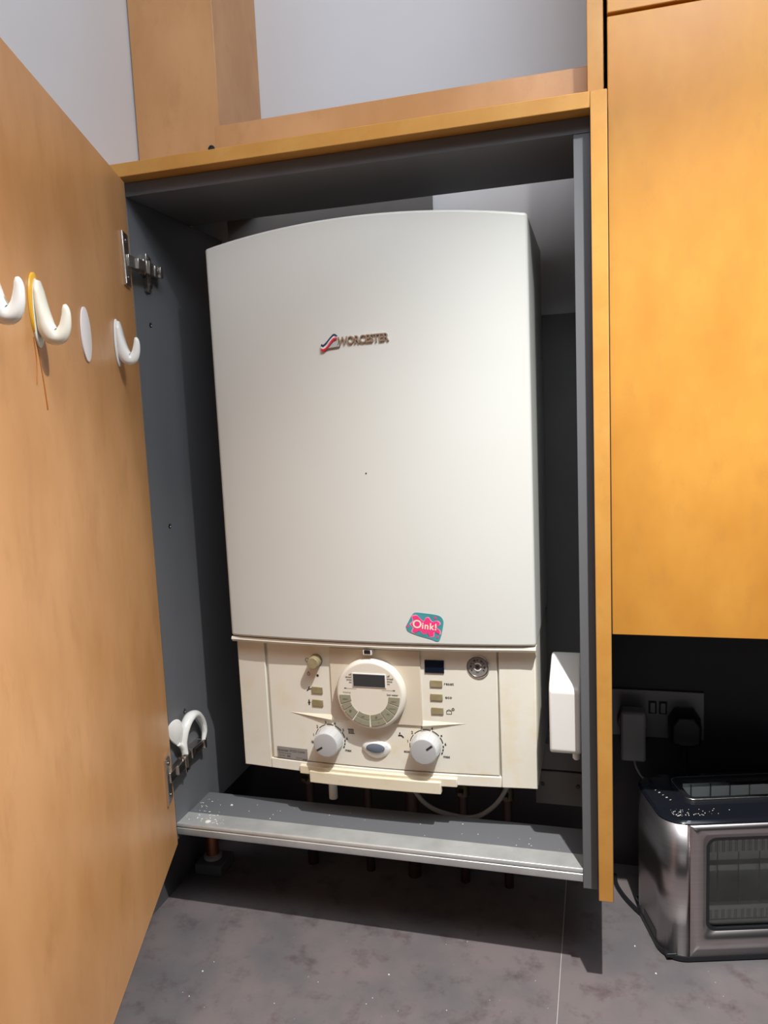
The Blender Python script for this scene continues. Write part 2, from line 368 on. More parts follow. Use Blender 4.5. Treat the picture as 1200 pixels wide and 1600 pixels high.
o = obj('crumbs', bm, 'crumb'); tag(o, 'white crumbs and chips scattered on the grey boiler shelf', 'crumbs'); o['kind'] = 'stuff'

# ------------------------------------------------------------------ boiler
X0, X1 = -.5557, -.0978; XM, HW = (X0+X1)/2, (X1-X0)/2
def YC(x):  # cover front
    return .075-.014*(1-min(1, abs((x-XM)/HW))**2)
def S(x):   # lower casing front
    return .092-.012*(1-min(1, abs((x+.327)/.22))**2)
boiler = thing('boiler', 'white wall-hung combi boiler with curved front cover and lower control panel', 'boiler')
def outline(x0, x1, yf, yb, r=.006, n=40):
    pts = [(x0, yb)]
    for i in range(6):
        a = math.radians(90*i/5); pts.append((x0+r-r*math.cos(a), yf(x0)+r-r*math.sin(a)))
    for i in range(1, n): 
        x = x0+r+(x1-x0-2*r)*i/n; pts.append((x, yf(x)))
    for i in range(6):
        a = math.radians(90*(5-i)/5); pts.append((x1-r+r*math.cos(a), yf(x1)+r-r*math.sin(a)))
    pts.append((x1, yb)); return pts
ol = outline(X0, X1, YC, WY-.0065)
bm = bmesh.new()
def ztop(x): return .9725+.0185*(1-abs((x-XM)/HW)**2.0)
loft(bm, [[(x, y, .4021) for x, y in ol], [(x, y, ztop(x)) for x, y in ol]])
cover = obj('cover', bm, 'cover', boiler, .0035, seg=3, angle=60)
bm = bmesh.new(); lathe(bm, [(.0012, 0), (.0010, .0004)], (-.3239, YC(-.3239), .6456), (0, -1, 0), 10); obj('speck', bm, 'ink', cover)
# maker's badge
BX, BZ = .0075, -.0060
bm = bmesh.new()
put_text(bm, 'WORCESTER', .0150, -.3262+BX, .8338+BZ, YC, 0, extrude=.0012, offset=.00012, sx=.86, spacing=.93, rot=.015)
def band(bm, pts, wdt, mi, y0, y1):
    P = catmull([(a+BX, 0, b+BZ) for a, b in pts], 8); T = []; Bm = []
    for i, p in enumerate(P):
        t = (P[min(i+1, len(P)-1)]-P[max(0, i-1)]).normalized(); nn = Vector((-t.z, 0, t.x))*wdt/2
        T.append(p+nn); Bm.append(p-nn)
    L = T+list(reversed(Bm))
    loft(bm, [[(v.x, YC(v.x)-y0, v.z) for v in L], [(v.x, YC(v.x)-y1, v.z) for v in L]], mi=mi)
for k, (mi, off, wd) in enumerate(((1, 0, .0030), (2, -.0030, .0026), (3, -.0058, .0030))):
    band(bm, [(-.3868, .8300+off), (-.3838, .8285+off), (-.3790, .8315+off), (-.3720, .8385+off*.95), (-.3672, .8422+off*.9), (-.3640, .8400+off*.5)], wd, mi, .0, .0032)
band(bm, [(-.3820, .8238), (-.3720, .8252), (-.3600, .8262)], .0012, 4, 0, .0022)
loft(bm, [[(x+BX, YC(x+BX)-e, z+BZ) for x, z in ((-.3805, .8243), (-.3650, .8255), (-.3610, .8340), (-.3650, .8382))] for e in (0, .0016)], mi=5)
obj('maker_badge', bm, ['badge', 'navy', 'white', 'red', 'badge_edge', 'knob_face'], cover)
# lower casing
casing = None
L0, L1, ZB = -.5555, -.1000, .1885
ol2 = outline(L0, L1, lambda x: S(x)+.006, .31, .004)
bm = bmesh.new(); loft(bm, [[(x, y, ZB+.001) for x, y in ol2], [(x, y, .4020) for x, y in ol2]])
casing = obj('lower_casing', bm, 'plastic', boiler, .0015, angle=60)
def slab(bm, x0, x1, z0, z1, f0, f1, mi=0, surf=S, n=None, z0b=None):
    """curved slab following the casing front, from surf+f1 (back) to surf+f0 (front)"""
    n = n or max(2, int((x1-x0)/.02)+1); fr = [x0+(x1-x0)*i/n for i in range(n+1)]
    if z0b is None: z0b = z0
    def zz(x): return z0+(z0b-z0)*(x-x0)/(x1-x0)
    A = [(x, surf(x)+f0, zz(x)) for x in fr]+[(x, surf(x)+f0, z1) for x in reversed(fr)]
    B = [(x, surf(x)+f1, zz(x)) for x in fr]+[(x, surf(x)+f1, z1) for x in reversed(fr)]
    loft(bm, [A, B], mi=mi)
def slabo(name, x0, x1, z0, z1, f0, f1, m, parent, bevel=.0008, **k):
    bm = bmesh.new(); slab(bm, x0, x1, z0, z1, f0, f1, **k); return obj(name, bm, m, parent, bevel, angle=40)
bm = bmesh.new()      # outer frame: two flanges and a bottom rail around the recessed fascia
xs = [L0+.0005, -.5080, -.1510, L1-.0005]; zr = .2045
for a, b, c, d_ in ((xs[0], xs[1], ZB, .394), (xs[2], xs[3], ZB, .394), (xs[1], xs[2], ZB, zr)):
    slab(bm, a, b, c, d_, 0, .0065)
frame = obj('casing_frame', bm, 'plastic', casing, .0012, angle=40)
fascia = slabo('fascia_panel', -.5035, -.1535, zr+.0015, .394, .0012, .0062, 'plastic', casing, .0010)
bm = bmesh.new()      # projecting lip below the cover
prof = [(.000, .4005), (-.0145, .4005), (-.0160, .3965), (-.0125, .3925), (-.002, .3895), (.006, .3885)]
fr = [L0-.0002+(L1+.0018-(L0-.0002))*i/30 for i in range(31)]
rings = [[(x, S(x)+a, z) for a, z in prof] for x in fr]
loft(bm, rings); obj('cover_lip', bm, 'plastic', casing, 0, smooth=True)
bm = bmesh.new(); box(bm, -.3430, -.3300, S(-.336)-.0135, S(-.336)-.004, .3835, .3905, 0); box(bm, -.3412, -.3318, S(-.336)-.0140, S(-.336)-.013, .3850, .3905, 1)
obj('release_catch', bm, ['white', 'black'], casing, .0003)
# wedges beside the timer
for xa, xb in ((-.4700, -.4004), (-.1990, -.2618)):
    bm = bmesh.new()
    F = lambda x, e, z: bm.verts.new((x, S(x)+e, z))
    a, b, c = F(xa, .0010, .2820), F(xb, .0010, .2840), F(xb, .0010, .2745); d1, e1 = F(xb, -.0040, .2775), F(xb, -.0015, .2745)
    for f in ((a, b, d1), (a, d1, e1), (a, e1, c), (b, c, e1, d1), (a, c, b)): bm.faces.new(f)
    obj('moulded_ridge', bm, 'cream', fascia)
# timer module
tm = slabo('timer_plate', -.4000, -.2622, .2760, .3880, -.0012, .002, 'tan', boiler, .0008)
tc_ = (-.3358, .3235); ys = S(tc_[0])-.0012
bm = bmesh.new(); lathe(bm, [(.0525, 0), (.0525, .0075), (.0505, .0120), (.0480, .0135), (.0470, .0135)], (tc_[0], ys, tc_[1]), (0, -1, 0), 72)
timer = obj('timer_dial', bm, 'dial', boiler, smooth=True)
yf = ys-.0135
flat = lambda x: yf
bm = bmesh.new(); box(bm, -.3605, -.3098, yf-.0010, yf, .3355, .3565); obj('screen_frame', bm, 'white', timer, .0004)
bm = bmesh.new(); box(bm, -.3590, -.3113, yf-.0014, yf-.0008, .3370, .3550); obj('lcd_screen', bm, 'lcd', timer)
for r0, r1, a0, a1 in ((.029, .0455, 181, 198), (.031, .0455, 200, 211), (.031, .0455, 213, 233), (.029, .0375, 236, 268), (.0382, .0460, 236, 268), (.029, .0375, 272, 301), (.0382, .0460, 272, 301), (.029, .0455, 304, 323), (.029, .0455, 325, 341), (.029, .0455, 343, 359)):
    A = [math.radians(a0+(a1-a0)*i/8) for i in range(9)]
    L = [(tc_[0]+r1*math.cos(a), tc_[1]+r1*math.sin(a)) for a in A]+[(tc_[0]+r0*math.cos(a), tc_[1]+r0*math.sin(a)) for a in reversed(A)]
    bm = bmesh.new(); loft(bm, [[(x, yf+.0005, z) for x, z in L], [(x, yf-.0012, z) for x, z in L]]); obj('timer_button', bm, 'olive', timer, .0003)
bm = bmesh.new()
for i, s in enumerate(('off', 'timed', 'once', 'on')):
    put_text(bm, s, .0040, -.3618, .3535-.0038*i, flat, align='RIGHT', offset=.00008); put_text(bm, s, .0040, -.3085, .3535-.0038*i, flat, align='LEFT', offset=.00008)
put_seg(bm, (-.3705, .3325), (-.3550, .3325), .0004, flat); put_seg(bm, (-.3165, .3325), (-.3010, .3325), .0004, flat)
put_seg(bm, (-.3735, .3328), (-.3705, .3328), .0014, flat); put_seg(bm, (-.3005, .3328), (-.2970, .3328), .0014, flat)
put_text(bm, 'hot water', .0042, -.3010, .3260, flat, offset=.0001)
put_text(bm, 'heating', .0040, -.3700, .3265, flat, 1)
e2 = .0016
put_text(bm, 'select', .0035, -.3725, .3168, flat, eps=e2); put_text(bm, 'select', .0035, -.2995, .3168, flat, eps=e2)
put_text(bm, 'advance', .0030, -.3018, .3060, flat, eps=e2); put_text(bm, 'day', .0035, -.3085, .2975, flat, eps=e2); put_text(bm, 'set', .0040, -.3470, .2915, flat, eps=e2)
put_text(bm, '-', .0045, -.3510, .2835, flat, eps=e2); put_text(bm, '+', .0045, -.3230, .2835, flat, eps=e2); put_arc(bm, (-.3265, .2915), .0010, .0016, 0, 340, flat, 0, e2)
put_arc(bm, (-.3655, .2990), .0010, .0018, 0, 340, flat, 0, e2)
obj('dial_printing', bm, ['ink_soft', 'beige'], timer)
# knobs
def knob(cx, cz, r, ang, name):
    ax = (0, -1, 0); y0 = S(cx)+.0012
    bm = bmesh.new(); lathe(bm, [(r*1.04, 0), (r*1.04, .0018), (r, .0022), (r*.94, .0190), (r*.88, .0212)], (cx, y0, cz), ax, 64)
    for i in range(14):      # moulded grip lines
        a = math.radians(20+i*25); c = Vector((math.cos(a), 0, math.sin(a))); p = Vector((cx, y0, cz))
        tube(bm, [p+c*r*.99+Vector((0, -.003, 0)), p+c*r*.935+Vector((0, -.0192, 0))], .00045, 6, smooth=0)
    k = obj(name, bm, 'knob', boiler, smooth=True)
    bm = bmesh.new(); lathe(bm, [(r*.86, .0208), (r*.85, .0216), (r*.80, .0218)], (cx, y0, cz), ax, 64); obj('knob_cap', bm, 'knob_face', k, smooth=True)
    bm = bmesh.new(); a = math.radians(ang); c = Vector((math.cos(a), 0, math.sin(a))); q = Vector((-c.z, 0, c.x)); p = Vector((cx, y0-.0218, cz))
    loft(bm, [[p+c*r*.30+q*.0013+Vector((0, e, 0)), p+c*r*.30-q*.0013+Vector((0, e, 0)), p+c*r*.78-q*.0013+Vector((0, e, 0)), p+c*r*.78+q*.0013+Vector((0, e, 0))] for e in (.0002, -.0006)])
    obj('pointer', bm, 'ink', k)
K1, K2 = (-.4065, .2440), (-.2580, .2455)
knob(K1[0], K1[1], .0205, 212, 'heating_knob'); knob(K2[0], K2[1], .0212, 38, 'hot_water_knob')
# oval lens
bm = bmesh.new(); c = (-.3337, .2385)
for sx in (1,):
    loops = []
    for rx, rz, e, dz in ((.0225, .0125, .0013, -.001), (.0200, .0110, -.0022, 0), (.0120, .0065, -.0046, .0006), (.0108, .0056, -.0042, .0006)):
        loops.append([(c[0]+rx*math.cos(t), S(c[0])+e, c[1]+dz+rz*math.sin(t)-(0.004*max(0, -math.sin(t))**3 if rz > .01 else 0)) for t in [2*math.pi*i/48 for i in range(48)]])
    loft(bm, loops)
ob = obj('oval_bezel', bm, 'white', boiler, smooth=True)
bm = bmesh.new(); loft(bm, [[(c[0]+rx*math.cos(t), S(c[0])+e, c[1]+.0006+rz*math.sin(t)) for t in [2*math.pi*i/40 for i in range(40)]] for rx, rz, e in ((.0142, .0070, -.0030), (.0142, .0070, -.0052), (.0115, .0052, -.0062))])
obj('lens', bm, 'oval', ob, smooth=True)
# reset push button, square buttons, display
bm = bmesh.new(); lathe(bm, [(.0100, 0), (.0100, .001), (.0092, .0012), (.0090, .0150), (.0078, .0165)], (-.4222, S(-.4222)+.0012, .3665), (0, -1, 0), 40); obj('round_push_button', bm, 'beige', boiler, smooth=True)
for x, z in ((-.4230, .3203), (-.4232, .3003), (-.2402, .3401), (-.2404, .3200), (-.2398, .2996)):
    b = slabo('square_button', x-.0088, x+.0088, z-.0050, z+.0050, -.0006, .0014, 'beige', boiler, .0006)
slabo('status_display', -.2560, -.2281, .3560, .3750, -.0006, .0014, 'display', boiler, .0004)
# pressure gauge
g = (-.1803, .3668); yg = S(g[0])+.0012
bm = bmesh.new(); lathe(bm, [(.0165, 0), (.0165, .0012), (.0155, .0022), (.0140, .0022), (.0136, .0010)], (g[0], yg, g[1]), (0, -1, 0), 48)
pg = obj('pressure_gauge', bm, 'chrome', boiler, smooth=True)
bm = bmesh.new(); lathe(bm, [(.0137, .0009), (.0137, .0013)], (g[0], yg, g[1]), (0, -1, 0), 48); obj('gauge_face', bm, 'gauge', pg)
fg = lambda x: yg-.0013
bm = bmesh.new()
for i in range(9): put_arc(bm, g, .0085, .0110, 215-i*30, 215-i*30-(18 if i % 2 else 8), fg, 0, k=3)
put_arc(bm, g, .0045, .0060, 200, 340, fg, 1); put_arc(bm, g, .0045, .0060, 20, 150, fg, 1)
put_seg(bm, (g[0]-.006, g[1]+.005), (g[0]+.001, g[1]-.001), .0010, fg, 0, .0006); put_arc(bm, g, .0003, .0028, 0, 355, fg, 0, .0008, 16); put_text(bm, 'bar', .0035, g[0], g[1]-.0075, fg)
obj('gauge_markings', bm, ['ink', 'white'], pg)
# data label
lb = slabo('data_label', -.4962, -.4452, .2070, .2250, .0004, .0014, 'label', boiler, .0001, z0b=.2055)
Sl = lambda x: S(x)+.0004
bm = bmesh.new()
put_text(bm, 'Greenstar 37CDi Combi', .0046, -.4725, .2195, Sl, offset=.00006, eps=.0003, sx=1.0); put_text(bm, 'ID No & serial', .0034, -.4935, .2150, Sl, align='LEFT', eps=.0003)
put_text(bm, 'GC No', .0034, -.4935, .2107, Sl, align='LEFT', eps=.0003); put_seg(bm, (-.4800, .2107), (-.4745, .2107), .0022, Sl, eps=.0003)
put_text(bm, 'Natural', .0032, -.4600, .2097, Sl, eps=.0003); put_seg(bm, (-.4540, .2078), (-.4462, .2078), .0022, Sl, eps=.0003)
obj('label_printing', bm, 'ink_soft', lb)
# front tray
bm = bmesh.new(); slab(bm, -.4575, -.2140, .1875, .2005, -.0050, .004); slab(bm, -.4400, -.2370, .1772, .1955, -.0090, .002)
obj('drop_down_flap', bm, 'cream', boiler, .0012, angle=40)
# printed markings on the fascia
Sf = lambda x: S(x)+.0012
bm = bmesh.new()
for s, x, z, sz in (('reset', -.2222, .3402, .0062), ('eco', -.2232, .3202, .0062)): put_text(bm, s, sz, x, z, Sf, offset=.0001, spacing=1.1)
obj('button_captions', bm, 'ink', fascia)
def scale_marks(K, r, labs):
    bm = bmesh.new()
    for a0, a1 in ((198, 172), (166, 140), (134, 106), (100, 74), (68, 40), (34, 12)): put_arc(bm, K, r, r+.0010+(0.0004 if a0 < 110 else 0), a0, a1, Sf)
    for a0 in (4, -8, -20): put_arc(bm, K, r-.0002, r+.0016, a0, a0-8, Sf, k=3)
    for s, a, e in labs: put_text(bm, s, .0058, K[0]+(r+e)*math.cos(math.radians(a)), K[1]+(r+e)*math.sin(math.radians(a)), Sf, offset=.00012)
    obj('knob_scale', bm, 'ink', fascia)
scale_marks(K1, .0232, (('1', 169, .0040), ('2', 137, .0040), ('3', 103, .0038), ('4', 71, .0038), ('5', 37, .0042), ('6', 8, .0042), ('max', -27, .0085)))
scale_marks(K2, .0240, (('eco', 199, .0075), ('1', 169, .0040), ('2', 137, .0040), ('3', 103, .0038), ('4', 71, .0038), ('e', 37, .0042), ('6', 8, .0042), ('max', -27, .0085)))
def symbol(name, segs=(), arcs=(), at=(0, 0)):
    bm = bmesh.new()
    for p, q, w_ in segs: put_seg(bm, (at[0]+p[0], at[1]+p[1]), (at[0]+q[0], at[1]+q[1]), w_, Sf)
    for c, r0, r1, a0, a1, k in arcs: put_arc(bm, (at[0]+c[0], at[1]+c[1]), r0, r1, a0, a1, Sf, k=k)
    return obj(name, bm, 'ink', fascia)
cs = lambda a, l: (l*math.cos(math.radians(a)), l*math.sin(math.radians(a)))
symbol('frost_symbol', [((-cs(a, .003)[0], -cs(a, .003)[1]), cs(a, .003), .0007) for a in (0, 60, 120)], at=(-.4355, .2375))
symbol('radiator_symbol', [((-.0035+i*.0018, -.0035), (-.0035+i*.0018, .0035), .0009) for i in range(5)]+[((-.0055, .0030), (.0042, .0030), .0008), ((-.0040, -.0035), (.0058, -.0035), .0008)], at=(-.3725, .2600))
symbol('tap_symbol', [((-.0035, 0), (.0020, 0), .0020), ((.0012, .0003), (.0045, -.0030), .0020), ((-.0010, 0), (-.0010, .0030), .0008)], [((-.0010, .0035), .0001, .0012, 0, 355, 8)], at=(-.2960, .2590))
symbol('ring_symbol', (), [((0, 0), .0024, .0031, 0, 355, 24)], at=(-.4372, .3660))
symbol('flame_symbol', [((-.0018, .0010), (0, .0043), .0007), ((.0018, .0010), (0, .0043), .0007)], [((0, 0), .0014, .0021, 150, 390, 14)], at=(-.4360, .3440))
symbol('indicator_dot', (), [((0, 0), .0001, .0020, 0, 355, 20)], at=(-.4212, .3430))
symbol('spanner_symbol', [((-.0025, -.0025), (.0012, .0010), .0016)], [((.0022, .0020), .0008, .0024, 80, 360, 8)], at=(-.4375, .3205))
symbol('service_symbol', [((0, -.0035), (0, .0025), .0022), ((-.0023, 0), (.0025, .0006), .0009)], [((0, .0038), .0001, .0011, 0, 355, 8)], at=(-.4375, .2997))
symbol('case_symbol', [((-.0042, -.003), (.0030, -.003), .0007), ((.0030, -.003), (.0030, .0015), .0007), ((-.0042, -.003), (-.0042, .0015), .0007), ((-.0042, .0015), (-.0006, .0036), .0007), ((.0030, .0015), (-.0006, .0036), .0007), ((-.0042, .0013), (.0030, .0013), .0005)], at=(-.2225, .2985))
symbol('clock_symbol', (), [((0, 0), .0011, .0021, 0, 355, 18)], at=(-.2173, .3025))
# white outlet under the casing
tubeo('outlet_nozzle', [(-.4280, .14, .1895), (-.4280, .14, .120)], .0070, 'white', boiler, smooth=0, n=20)
rebase(boiler, (-.327, .2, .1773))

# sticker
st = thing('sticker', 'small teal and pink Oink! sticker on the lower right of the boiler cover', 'sticker')
def cY(x): return YC(x)
cxs, czs = -.2530, .4235; ss = .0265/.0245*1.0
def spoly(pts, mi, bm, e0, e1): loft(bm, [[(x, YC(x)-e, z) for x, z in pts] for e in (e0, e1)], mi=mi)
def T(px, py): return (-.2760+(px-305)*.000109, .4493-(py-225)*.000108+ (px-305)*.0000028)
outl = catmull([(*T(a, b), 0) for a, b in ((305, 410), (345, 340), (395, 255), (440, 228), (560, 240), (700, 262), (765, 290), (795, 350), (785, 430), (765, 520), (740, 590), (705, 612), (620, 580), (500, 545), (400, 510), (325, 470), (305, 410))], 4)[:-1]
bm = bmesh.new(); spoly([(v.x, v.y) for v in outl], 0, bm, .0001, .0006); obj('backing', bm, 'teal', st)
cx_, cy_ = 565, 405
blob = [(385, 270), (450, 262), (490, 300), (540, 345), (570, 300), (610, 295), (650, 350), (720, 340), (755, 385), (700, 425), (750, 470), (745, 520), (690, 490), (670, 500), (665, 545), (610, 550), (580, 500), (530, 515), (490, 470), (420, 500), (380, 475), (400, 430), (362, 380), (400, 340), (385, 270)]
def grow(pts, k): return [(cx_+(a-cx_)*k, cy_+(b-cy_)*k) for a, b in pts]
for k, mi, e in ((1.03, 'pale_pink', .0008), (.95, 'pink', .0010)):
    bl = catmull([(*T(a, b), 0) for a, b in grow(blob, k)], 4)[:-1]
    bm = bmesh.new(); spoly([(v.x, v.y) for v in bl], 0, bm, .0005, e); obj('splash_shape', bm, mi, st)
bm = bmesh.new()
put_text(bm, 'O', .0165, T(455, 385)[0], T(455, 385)[1], YC, eps=.0012, offset=.0003); put_text(bm, 'ink!', .0130, T(612, 415)[0], T(612, 415)[1], YC, eps=.0012, offset=.0003, rot=-.10, spacing=1.12)
obj('lettering', bm, 'lettering', st)
for a, b in ((332, 408), (695, 300), (712, 555)):
    bm = bmesh.new(); q = T(a, b); put_poly(bm, [(q[0]+.0017*math.cos(i*.3927), q[1]+.0017*math.sin(i*.3927)) for i in range(16)], YC, eps=.0008)
    obj('dot', bm, 'pink', st)
rebase(st, (-.250, YC(-.250), .4305))

# ------------------------------------------------------------------ pipes, cable and boxes in the cupboard
for x, m_, r_, lab in ((-.500, 'shaded_copper', .0090, 'leftmost shade-darkened copper pipe dropping from under the boiler into the dark'), (-.395, 'shaded_copper', .0075, 'shade-darkened copper pipe dropping from the boiler behind the white outlet'), (-.318, 'shaded_copper', .0110, 'thicker shade-darkened copper pipe dropping from the middle of the boiler'), (-.232, 'shaded_copper', .0075, 'shade-darkened copper pipe behind the hanging grey cable loop'), (-.160, 'shaded_copper', .0075, 'rightmost shade-darkened copper pipe dropping from under the boiler')):
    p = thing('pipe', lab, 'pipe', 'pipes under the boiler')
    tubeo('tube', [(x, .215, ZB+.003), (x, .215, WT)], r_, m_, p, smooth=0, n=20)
    bm = bmesh.new(); lathe(bm, [(r_+.001, 0), (r_+.006, .001), (r_+.006, .016), (r_+.001, .017)], (x, .215, .150), (0, 0, 1), 6); obj('coupling_nut', bm, 'brass', p, .0004)
    bm = bmesh.new(); box(bm, x-.004, x+.004, .190, .209, .115, .121); lathe(bm, [(r_+.004, -.012), (r_+.004, .012)], (x, .215, .118), (0, 0, 1), 16); obj('valve', bm, 'brass', p, .0004)
    rebase(p, (x, .215, WT))
cbl = tubeo('cable', [(-.306, .165, .1885), (-.300, .150, .150), (-.280, .145, .124), (-.250, .145, .110), (-.205, .145, .107), (-.172, .15, .126), (-.150, .155, .160), (-.142, .16, .1885)], .0036, 'grey_cable')
tag(cbl, 'grey cable hanging in a loop below the boiler', 'cable')
fp = thing('waste_pipe', 'short copper pipe stub with white clip below the left end of the shelf', 'pipe')
tubeo('tube', [(-.667, .165, .088), (-.667, .165, -.022)], .0110, 'copper', fp, smooth=0, n=24)
bm = bmesh.new(); lathe(bm, [(.0120, 0), (.0155, .001), (.0158, .006), (.0120, .008)], (-.667, .165, -.026), (0, 0, 1), 28); obj('clip_ring', bm, 'charger', fp, smooth=True)
bm = bmesh.new(); box(bm, -.690, -.640, .140, .190, WT, -.026); obj('pipe_shoe', bm, 'grey', fp, .002)
rebase(fp, (-.667, .165, WT))
# control box fixed to the right side panel
rb = thing('junction_box', 'white plastic control box on the inner right side of the cupboard', 'control box')
bm = bmesh.new()
prof = [(.045, .2690), (.045, .3520), (.052, .3600), (.115, .3800), (.130, .3800), (.130, .2640), (.050, .2640)]
loft(bm, [[(x, y, z) for y, z in prof] for x in (-.0800, XR-.0005)]); obj('housing', bm, 'white', rb, .0050, seg=4, angle=20)
bm = bmesh.new(); lathe(bm, [(.0050, 0), (.0050, .010), (.0035, .012)], (-.046, .062, .2640), (0, 0, -1), 20); obj('adjuster', bm, 'white', rb, smooth=True)
rebase(rb, (-.059, .09, .264))
# access plate low on the back
ap = thing('access_plate', 'dark grey plate with two screws behind the white control box', 'plate')
boxo('plate', -.1170, XR-.0010, .2500, WY-.0065, .1440, .1875, 'grey_wall', ap, .0006)
boxo('lower_plate', -.1170, XR-.0010, .2480, WY-.0105, .0600+.026, .1415, 'grey_wall', ap, .0006)
for x in (-.1060, -.0500):
    bm = bmesh.new(); lathe(bm, [(.0034, 0), (.0034, .0012), (.002, .0014)], (x, .2480, .1200), (0, -1, 0), 14); obj('screw', bm, 'black', ap)
rebase(ap, (-.078, .28, .086))
bk = thing('mounting_board', 'grey mounting board with two bolts peeking out above the boiler cover', 'mounting board')
boxo('plate', -.625, -.267, .296, .3135, .9925, 1.100, 'grey_wall', bk, .001)
for x in (-.3800, -.3665):
    bm = bmesh.new(); lathe(bm, [(.0040, 0), (.0040, .0015), (.0020, .0018)], (x, .296, 1.030), (0, -1, 0), 16); obj('bolt', bm, 'black', bk)
rebase(bk, (-.445, .305, .9925))

# ------------------------------------------------------------------ hooks on the door
def hook(sc, zc, m_, label, h=.031, out=.030, wb=.0130):
    t = thing('adhesive_hook', label, 'hook', None)
    def P(n, z, s=0): return dpt(sc+s, n, zc+z)
    bm = bmesh.new(); L = []      # oval back plate, flat side on the door
    for rw, rh, n in ((wb, h*1.02, .0004), (wb, h*1.02, .0018), (wb*.92, h*.97, .0026)):
        L.append([P(n, rh*math.sin(a), rw*math.cos(a)) for a in [2*math.pi*i/40 for i in range(40)]])
    loft(bm, L); obj('back_plate', bm, m_, t, smooth=True)
    ctr = [(.0040, .90), (.0046, .62), (.0056, .25), (.0072, -.12), (.0090, -.46), (.0135, -.68), (.0195, -.70), (.0245, -.46), (.0268, -.12), (.0268, .10), (.0262, .20)]
    th = [.0022, .0034, .0044, .0056,   .0078, .0082, .0066, .0052, .0040, .0030, .0016]; wd = [.45, .78, .88, .92, .88, .78, .62, .48, .38, .31, .18]
    C_ = catmull([(a*out/.030, b*h, 0) for a, b in ctr], 4); K = len(C_)-1
    def at(Lst, i):
        t = i/K*(len(Lst)-1); k = min(int(t), len(Lst)-2); return Lst[k]+(Lst[k+1]-Lst[k])*(t-k)
    bm = bmesh.new(); L = []
    for i, p in enumerate(C_):
        t_ = (C_[min(i+1, K)]-C_[max(i-1, 0)]).normalized(); nn = Vector((-t_.y, t_.x, 0)); ring = []
        for j in range(28):
            q = 2*math.pi*j/28; cc, sn = math.cos(q), math.sin(q)
            v = p+nn*(at(th, i)*math.copysign(abs(sn)**.85, sn)); ring.append(P(max(.0006, v.x), max(-h, v.y), wb*at(wd, i)*math.copysign(abs(cc)**.85, cc)))
        L.append(ring)
    loft(bm, L); obj('hook_arm', bm, m_, t, smooth=True)
    rebase(t, P(0, 0)); return t
hA = hook(.482, .834, 'hook_white', 'white plastic hook cut off by the left frame edge on the door')
hB = hook(.376, .829, 'hookw', 'yellowed ivory plastic hook with amber glue and drips below it')
hC = hook(.1080, .8290, 'hook_white', 'white plastic hook on the maple door nearest the hinges', h=.029, out=.0275, wb=.0120)
loc = hB.location.copy()
bm = bmesh.new()
for k, rs in ((0, 1), ):
    L = []
    for rw, n in ((.0146, .0002), (.0140, .0018), (.0115, .0024)):
        L.append([dpt(.3775+rw*math.cos(a), n, .834+.0305*math.sin(a)) for a in [2*math.pi*i/36 for i in range(36)]])
    loft(bm, L)
o = obj('glue_ring', bm, 'glue', hB, smooth=True); o.location = -loc
bm = bmesh.new()
tube(bm, [dpt(.388, .0002, .806), dpt(.386, .0002, .785), dpt(.3905, .0002, .764)], [.0006, .0005, .0006], 6, side=D, wide=[.0007, .0006, .0010])
tube(bm, [dpt(.380, .0002, .806), dpt(.377, .0002, .785), dpt(.373, .0002, .765), dpt(.3695, .0002, .742)], [.0006, .0006, .0005, .0007], 6, side=D, wide=[.0018, .0011, .0008, .0014])
o = obj('glue_drip', bm, 'drip', hB, smooth=True); o.location = -loc
bm = bmesh.new()
L = []
for k, n in ((1, .0003), (1, .0016), (.94, .0020)):
    L.append([dpt(.2345+.0165*k*math.cos(a), n, .8255+.0295*k*math.sin(a)) for a in [2*math.pi*i/40 for i in range(40)]])
loft(bm, L); o = obj('adhesive_pad', bm, 'pad', smooth=True); tag(o, 'flat white oval adhesive pad left on the door between two hooks', 'pad')
# loose hook lying on the lower hinge
lh = thing('loose_hook', 'detached white plastic hook resting upside down on the lower door hinge', 'hook')
hx = -.6300
bm = bmesh.new()
tube(bm, [(hx, .042, .2225), (hx-.001, .041, .240), (hx-.001, .047, .259), (hx, .063, .2720), (hx, .083, .2690), (hx, .099, .2520), (hx, .1040, .2340), (hx, .0990, .2200)], [.0050, .0062, .0070, .0070, .0062, .0052, .0042, .0028], 18, side=(1, 0, 0), wide=[.0052, .0062, .0085, .0090, .0075, .0058, .0048, .0032])
obj('hook_arm', bm, 'hook_white', lh, smooth=True)
bm = bmesh.new()
A = [2*math.pi*i/36 for i in range(36)]
cen = Vector((hx-.002, .025, .262)); ua = Vector((0, -.35, .94)).normalized(); ub = Vector((.35, .88, .33)).normalized(); un = ua.cross(ub)
L = []
for k, n in ((.9, -.0013), (1, 0), (.9, .0013)):
    L.append([cen+ua*(.0235*k*math.sin(a))+ub*(.0135*k*math.cos(a)*(1+.35*math.sin(a)))+un*n for a in A])
loft(bm, L); obj('back_plate', bm, 'hook_white', lh, smooth=True)
tb2 = bmesh.new(); tube(tb2, [(hx-.002, .029, .243), (hx-.001, .036, .236), (hx, .042, .228)], [.0030, .0034, .0045], 12, side=(1, 0, 0), wide=[.004, .0045, .005]); obj('neck', tb2, 'hook_white', lh, smooth=True)
rebase(lh, (hx, .05, .2215))

